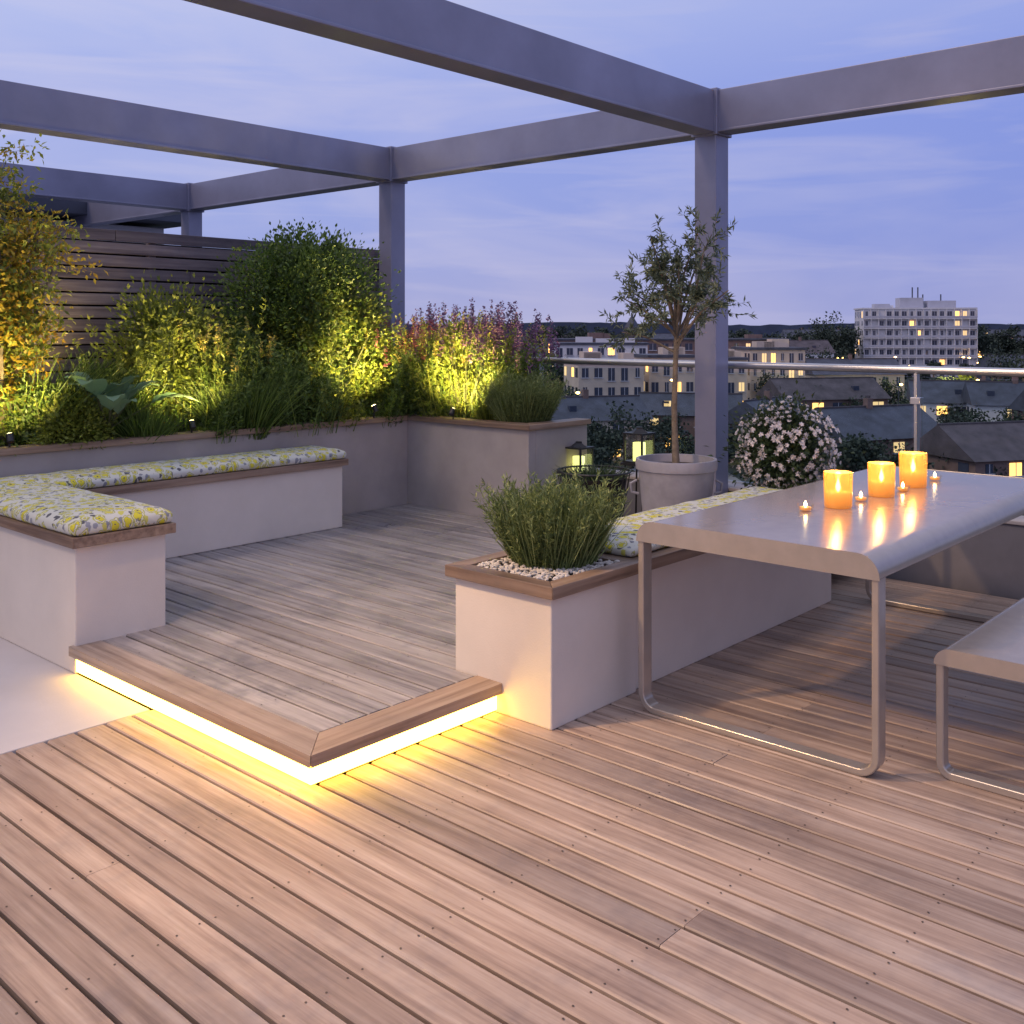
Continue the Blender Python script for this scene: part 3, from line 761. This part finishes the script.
# ------------------------------------------------------------ city
FW = Vector((.744, .668)); RT = Vector((.668, -.744)); G = -14.0
def polar(px, d):
    t = (px - 512) / 1024
    p = FW * d + RT * (t * d); return p.x, p.y
CAMYAW = math.atan2(FW.y, FW.x)
def building(name, px, d, w, dep, h, storeys, bays, wall, roof='flat', roofm=None, rot=0, base=G, lit=.25, balc=False, chim=0, wr=.5):
    x, y = polar(px, d)
    T = Matrix.Translation((x, y, base)) @ Matrix.Rotation(CAMYAW - math.pi / 2 + rot, 4, 'Z')
    mb = MB(); roofm = roofm or M_slate
    mb.box(-w / 2, w / 2, -dep / 2, dep / 2, 0, h, wall, T=T)
    sh = h / storeys
    def win(u0, u1, z0, z1, side):
        m = random.choice([M_wlit, M_wlit2, M_wlit2]) if random.random() < lit else M_wdark
        e = .06
        if side == 0: B = (u0, u1, -dep / 2 - e, -dep / 2 + .1)
        elif side == 1: B = (w / 2 - .1, w / 2 + e, u0, u1)
        elif side == 2: B = (-w / 2 - e, -w / 2 + .1, u0, u1)
        else: B = (u0, u1, dep / 2 - .1, dep / 2 + e)
        mb.box(*B, z0, z1, m, T=T)
        if side == 0:
            mb.box(u0 - .15, u1 + .15, -dep / 2 - .2, -dep / 2 + .05, z0 - .16, z0 - .01, M_cream2, T=T)
            um = (u0 + u1) / 2; mb.box(um - .04, um + .04, -dep / 2 - .11, -dep / 2 - .05, z0, z1, M_cream2, T=T)
    for side, ww in ((0, w), (1, dep), (2, dep), (3, w)):
        nb = bays if side in (0, 3) else max(1, int(bays * dep / w))
        bw = ww / nb
        for s_ in range(storeys):
            for b in range(nb):
                if random.random() < .1: continue
                c = -ww / 2 + bw * (b + .5); hw = bw * wr / 2 * random.choice([1, 1, .6, 1.2])
                win(c - hw, c + hw, sh * s_ + sh * random.choice([.3, .3, .12]), sh * s_ + sh * .78, side)
    if balc:
        for s_ in range(1, storeys):
            mb.box(-w / 2, w / 2, -dep / 2 - 1.1, -dep / 2 + .02, sh * s_ - .12, sh * s_ + .12, M_white, T=T)
            for b in range(bays + 1):
                u = -w / 2 + w / bays * b
                mb.box(u - .1, u + .1, -dep / 2 - 1.05, -dep / 2 + .01, sh * s_ + .12, sh * s_ + sh - .13, wall, T=T)
            mb.box(-w / 2, w / 2, -dep / 2 - 1.08, -dep / 2 - 1.0, sh * s_ + .3, sh * s_ + .95, M_cream2, T=T)
    if roof == 'flat':
        mb.box(-w / 2 - .3, w / 2 + .3, -dep / 2 - .3, dep / 2 + .3, h + .01, h + .5, roofm, T=T)
        for i in range(3):
            u = random.uniform(-w * .4, w * .35); mb.box(u, u + random.uniform(1.5, 4), -1.5, 1.5, h + .5, h + random.uniform(1.3, 2.2), wall, T=T)
    else:
        rh = dep * .32; o = .4
        vs = [T @ Vector(v) for v in [(-w / 2 - o, -dep / 2 - o, h - .1), (w / 2 + o, -dep / 2 - o, h - .1), (w / 2 + o, dep / 2 + o, h - .1), (-w / 2 - o, dep / 2 + o, h - .1), (-w / 2 - o, 0, h + rh), (w / 2 + o, 0, h + rh)]]
        mb.add(vs, [(0, 1, 5, 4), (2, 3, 4, 5), (1, 2, 5), (3, 0, 4), (0, 3, 2, 1)], roofm)
        mb.box(-w / 2 - o, w / 2 + o, -.12, .12, h + rh - .04, h + rh + .12, M_slate2, T=T)
        for i in range(random.randint(0, 2)):
            u = random.uniform(-w * .35, w * .3); rz = h + rh * .35
            mb.box(u, u + .9, -dep * .33, -dep * .24, rz, rz + .75, random.choice([M_wlit2, M_wdark, M_wdark]), T=T)
        if d < 260:   # rear extension with lean-to roof
            u = random.uniform(-w * .3, w * .1)
            mb.box(u, u + 3.2, -dep / 2 - 3, -dep / 2 - .08, 0, h * .5, wall, T=T)
            mb.box(u - .2, u + 3.4, -dep / 2 - 3.2, -dep / 2 - .085, h * .5 + .01, h * .5 + .2, roofm, T=T)
            if random.random() < .5: mb.box(u + .6, u + 2.6, -dep / 2 - 3.06, -dep / 2 - 2.9, .5, 2.0, M_wlit, T=T)
        for i in range(chim):
            u = -w / 2 + w * (i + .5) / chim
            mb.box(u - .35, u + .35, -.35, .35, h + rh * .6, h + rh + .9, M_brick, T=T)
            for k in (-.18, .18): mb.box(u + k - .08, u + k + .08, -.08, .08, h + rh + .9, h + rh + 1.2, M_slate2, T=T)
    return mb.obj(name)
building('apartment_block', 665, 250, 58, 12, 13.0, 4, 20, M_brick, lit=.3, rot=.08, wr=.6)
building('apartment_block', 603, 178, 11.5, 10, 9.8, 3, 5, M_cream, lit=.25, rot=.2, wr=.5)
building('apartment_block', 664, 186, 8.5, 10, 10.6, 3, 4, M_cream, lit=.25, rot=.15, wr=.5)
building('apartment_block', 716, 192, 8.0, 11, 10.0, 3, 4, M_cream, lit=.25, rot=.12, wr=.5)
building('apartment_block', 768, 205, 11, 11, 11.6, 4, 6, M_cream, lit=.25, rot=.1, wr=.45)
building('apartment_block', 600, 225, 20, 10, 12.3, 4, 9, M_white, lit=.2, rot=-.05, wr=.5)
tb = building('white_tower_block', 914, 345, 36, 13, 22.4, 7, 15, M_white, lit=.14, balc=True, rot=-.12, roofm=M_white)
mb = MB(); x, y = polar(916, 345)
T = Matrix.Translation((x, y, G + 22.9)) @ Matrix.Rotation(CAMYAW - math.pi / 2 - .12, 4, 'Z')
mb.box(-6, 1.5, -3, 3, 0, 3.4, M_cream2, T=T); mb.box(3, 12, -3, 3, 0, 2.4, M_cream2, T=T); mb.box(-14, -9, -2, 2, 0, 1.4, M_cream2, T=T)
for dx in (-1.2, .6, 2.2, 8): mb.tube([T @ Vector((dx, 0, 1)), T @ Vector((dx, 0, 7 if dx < 1 else 4.6))], .22, M_slate, 5)
o = mb.obj('rooftop_plant_and_masts'); o.parent = tb
for (px, d, w, dep, h, rot, wall, rf, ch, nb) in [
    (585, 128, 14, 8, 4.6, .3, M_cream, M_slate, 1, 5), (690, 138, 13, 8, 4.4, -.2, M_brick, M_slate, 0, 4),
    (768, 122, 12, 8, 4.8, .9, M_brick, M_slate, 1, 4), (822, 158, 17, 9, 5.2, .25, M_brick, M_slate2, 0, 5),
    (868, 110, 13, 9, 4.4, .4, M_brick, M_slate, 1, 5), (948, 150, 10, 9, 5.2, -.3, M_white, M_slate, 0, 4),
    (1015, 142, 12, 9, 5.4, -.25, M_white, M_slate, 1, 4), (1005, 100, 15, 9, 3.6, .3, M_brick, M_slate2, 0, 5), (1090, 120, 14, 9, 6, 0, M_brick, M_slate, 2, 5),
    (850, 225, 20, 10, 6.0, .1, M_cream, M_slate, 1, 7), (1030, 240, 22, 10, 6.5, .2, M_brick, M_slate, 1, 8),
    (520, 300, 30, 11, 8, -.1, M_cream, M_slate, 2, 10), (440, 260, 24, 10, 8, .2, M_brick, M_slate, 1, 8),
    (800, 300, 16, 11, 9, .1, M_white, M_slate2, 1, 6), (1060, 400, 34, 11, 9, -.1, M_brick, M_slate, 2, 12), (700, 480, 44, 12, 10, 0, M_cream2, M_slate, 2, 14),
    (560, 520, 44, 12, 9, .1, M_brick, M_slate2, 2, 14), (820, 560, 40, 12, 12, 0, M_cream2, M_slate, 2, 12), (1000, 600, 40, 12, 12, 0, M_brick, M_slate, 2, 12)]:
    building('terraced_house', px, d, w, dep, h, 2, nb, wall, 'gable', rf, rot, lit=.25, chim=ch, wr=.45)
mb = MB(); x, y = polar(632, 560); T = Matrix.Translation((x, y, G))
mb.box(-3, 3, -3, 3, 0, 17, M_slate2, T=T); mb.box(-3, 3, 3.01, 22, 0, 10, M_slate2, T=T)
vs = [T @ Vector(v) for v in [(-3, -3, 17.01), (3, -3, 17.01), (3, 3, 17.01), (-3, 3, 17.01), (0, 0, 24)]]
mb.add(vs, [(0, 1, 4), (1, 2, 4), (2, 3, 4), (3, 0, 4)], M_slate)
mb.box(-.12, .12, -.12, .12, 23.8, 26, M_slate, T=T)
mb.obj('church')

M_ground = plain('ground_grass_earth', (.03, .042, .036), .95, .4, .02)
mb = MB(); mb.add([(-3000, -3000, G), (9000, -3000, G), (9000, 9000, G), (-3000, 9000, G)], [(0, 1, 2, 3)], M_ground); mb.obj('ground')
M_asph = plain('asphalt', (.05, .05, .055), .8, .2, .2)
M_kerb = plain('kerb_stone', (.22, .22, .23), .8)
mb = MB()
def strip(mb, p0, p1, w, z0, z1, m):
    a = Vector(polar(*p0)); b = Vector(polar(*p1)); d = (b - a).normalized(); n = Vector((-d.y, d.x)) * w / 2
    mb.prism([tuple(a - n), tuple(b - n), tuple(b + n), tuple(a + n)], z0, z1, m)
for k, (p0, p1) in enumerate([((480, 165), (1200, 172)), ((840, 90), (800, 420)), ((700, 100), (560, 400))]):
    o_ = k * .012
    strip(mb, p0, p1, 10, G + .002 + o_, G + .10 + o_, M_kerb); strip(mb, p0, p1, 6.5, G + .1 + o_, G + .104 + o_, M_asph); strip(mb, p0, p1, .15, G + .104 + o_, G + .109 + o_, M_white)
mb.obj('road')

M_hill = plain('hazy_hill_treeline', (.05, .068, .12), .95, .35, .02)  # blue tint puts the haze of distance into the colour
mb = MB(); vs = []; n = 420
for i in range(n + 1):
    px = -1400 + 4200 * i / n; x, y = polar(px, 1900)
    h = 27 + 7 * noise.noise(Vector((px * .006, 0, 0))) + 3.2 * noise.noise(Vector((px * .06, 3, 0))) + 2.2 * noise.noise(Vector((px * .21, 9, 0)))
    x2, y2 = polar(px, 2500)
    vs += [(x, y, G - 1), (x, y, G + h), (x2, y2, G - 1)]
mb.add(vs, [(3 * i, 3 * i + 3, 3 * i + 4, 3 * i + 1) for i in range(n)] + [(3 * i + 1, 3 * i + 4, 3 * i + 5, 3 * i + 2) for i in range(n)], M_hill)
mb.obj('hills')

L_far = leafmat('distant_tree_leaves', (.015, .028, .024), (.035, .055, .042), (.065, .09, .065), .1, .8)
q = QB()
def far_tree(q, px, d, h, w, m, leaf=None, n=700):
    x, y = polar(px, d); leaf = leaf or max(.42, d * .0026)
    k = 15
    for i in range(k):
        dd = rng.normal(size=3); dd /= np.linalg.norm(dd)
        c = np.array([x, y, G + h * .56]) + dd * np.array([w * .42, w * .42, h * .34]) * rng.uniform(.3, .9)
        P = c + np.clip(rng.normal(0, 1, (n // k, 3)), -1.6, 1.6) * w * .095
        q.leaves(P, rng.normal(0, 1, (len(P), 3)), leaf * rng.uniform(.6, 1.3, len(P)), leaf * .8, m, rng.uniform(0, .4, len(P)) + .35 * rng.random() + .25 * dd[2])
    q.twig((x, y, G), (x, y, G + h * .6), .35, M_bark)
for i in range(300):
    d = 110 * (11 ** (rng.random() ** .8)); px = rng.uniform(400, 1180)
    if d < 180 and 560 < px < 800 and i % 2: d += 100
    if 855 < px < 980 and d < 345: h = rng.uniform(4, 8)
    elif px > 560 and px < 800 and d < 250: h = rng.uniform(4, 8)
    else: h = rng.uniform(4, 8) if d < 200 else rng.uniform(9, 15)
    far_tree(q, px, d, h, h * .95, L_far)
for i in range(75):
    h = rng.uniform(3.5, 6.8); far_tree(q, rng.uniform(550, 1060), rng.uniform(92, 175), h, h * 1.05, L_far, n=900)
for px, d, h in [(822, 345, 21), (834, 352, 23), (846, 340, 19), (985, 350, 19), (996, 362, 18), (1012, 360, 20), (1035, 350, 19), (800, 400, 18), (580, 420, 20), (560, 430, 19), (545, 410, 20), (600, 450, 19), (690, 430, 18), (740, 420, 18), (770, 400, 17)]:
    far_tree(q, px, d, h, h * .7, L_far, n=1300)
q.obj('distant_trees')
q = QB(); far_tree(q, 965, 190, 9, 6, L_lime, .45, 900); q.obj('lit_street_tree')
x, y = polar(960, 181); lamp('street_light', 'POINT', (x, y, G + 6.5), 9000, (1, .8, .2), .3)
me = None
M_sl = emit('street_lamp_glow', (1, .55, .15), 18)
for i in range(42):
    d = random.uniform(115, 460); px = random.uniform(540, 1040); x, y = polar(px, d)
    if me is None:
        mb = MB(); mb.tube([(0, 0, 0), (0, 0, 6.5), (.9, 0, 7)], [.09, .06, .05], M_slate, 6)
        mb.lathe([(.001, -.22), (.25, -.12), (.28, .05), (.001, .16)], (1.0, 0, 7.0), M_sl, 8)
        o = mb.obj('street_lamp'); me = o.data
    else:
        o = bpy.data.objects.new('street_lamp', me); COL.objects.link(o)
    o.location = (x, y, G); s_ = max(1, d / 200); o.scale = (s_, s_, 1)

# ------------------------------------------------------------ world
w = bpy.data.worlds.new('World'); S.world = w; w.use_nodes = True; nt = w.node_tree; L = nt.links
bg = nt.nodes['Background']
tc = nt.nodes.new('ShaderNodeTexCoord'); sx = nt.nodes.new('ShaderNodeSeparateXYZ'); L.new(tc.outputs['Generated'], sx.inputs[0])
r = ramp(nt, [(0, (.10, .11, .2)), (.495, (.25, .29, .55)), (.502, (.38, .42, .72)), (.54, (.28, .35, .76)), (.60, (.27, .35, .80)), (.66, (.42, .49, .86)), (.76, (.60, .65, .88)), (1, (.58, .62, .88))])
ma = nt.nodes.new('ShaderNodeMath'); ma.operation = 'MULTIPLY_ADD'; ma.inputs[1].default_value = .5; ma.inputs[2].default_value = .5
L.new(sx.outputs['Z'], ma.inputs[0]); L.new(ma.outputs[0], r.inputs[0])
def clouds(scale, ns, dist, lo, hi, amt):
    mp = nt.nodes.new('ShaderNodeMapping'); mp.inputs['Scale'].default_value = scale; mp.inputs['Rotation'].default_value = (.12, .08, .5); L.new(tc.outputs['Generated'], mp.inputs[0])
    cn = nt.nodes.new('ShaderNodeTexNoise'); cn.inputs['Scale'].default_value = ns; cn.inputs['Detail'].default_value = 6; cn.inputs['Distortion'].default_value = dist
    L.new(mp.outputs[0], cn.inputs['Vector'])
    cr = ramp(nt, [(lo, (0,) * 3), (hi, (amt,) * 3)]); L.new(cn.outputs['Fac'], cr.inputs[0]); return cr.outputs[0]
c = mix(nt, 'MIX', clouds((1.2, 1.2, 4), 2.0, .6, .42, .78, .55), r.outputs[0], (.62, .60, .80))
c = mix(nt, 'MIX', clouds((1, 1, 9), 3.2, .9, .48, .75, .45), c, (.58, .57, .80))
dp = nt.nodes.new('ShaderNodeVectorMath'); dp.operation = 'DOT_PRODUCT'; dp.inputs[1].default_value = (-.668, .744, 0); L.new(tc.outputs['Generated'], dp.inputs[0])
gr = ramp(nt, [(.25, (.84, .86, .95)), (.72, (1.22, 1.16, 1.03))]); mm = nt.nodes.new('ShaderNodeMath'); mm.operation = 'MULTIPLY_ADD'; mm.inputs[1].default_value = .5; mm.inputs[2].default_value = .5
L.new(dp.outputs['Value'], mm.inputs[0]); L.new(mm.outputs[0], gr.inputs[0])
c = mix(nt, 'MULTIPLY', 1.0, c, gr.outputs[0])
sky = nt.nodes.new('ShaderNodeTexSky'); sky.sky_type = 'NISHITA'; sky.sun_disc = False
sky.sun_elevation = math.radians(2); sky.sun_rotation = math.radians(200)
c2 = mix(nt, 'ADD', .02, c, sky.outputs[0])
L.new(c2, bg.inputs['Color']); bg.inputs['Strength'].default_value = .95

house_glow_sun = lamp('house_glow_sun', 'SUN', (-5, 2, 8), .8, (1, .72, .52), angle=math.radians(12))  # added warm stand-in for the unseen house lights; dusk has no direct sun
house_glow_sun.rotation_euler = Vector((.70, -.32, -.85)).to_track_quat('-Z', 'Y').to_euler()

# ------------------------------------------------------------ camera
cd = bpy.data.cameras.new('camera'); cam = bpy.data.objects.new('camera', cd); COL.objects.link(cam)
cd.sensor_width = 36; cd.lens = 36; cd.shift_y = -.1777; cd.clip_end = 12000; cd.clip_start = .05
cam.location = (0, 0, 1.5); cam.rotation_euler = (math.radians(90), 0, math.radians(-48.08))
S.camera = cam
S.view_settings.view_transform = 'Standard'; S.view_settings.look = 'None'; S.view_settings.exposure = 0
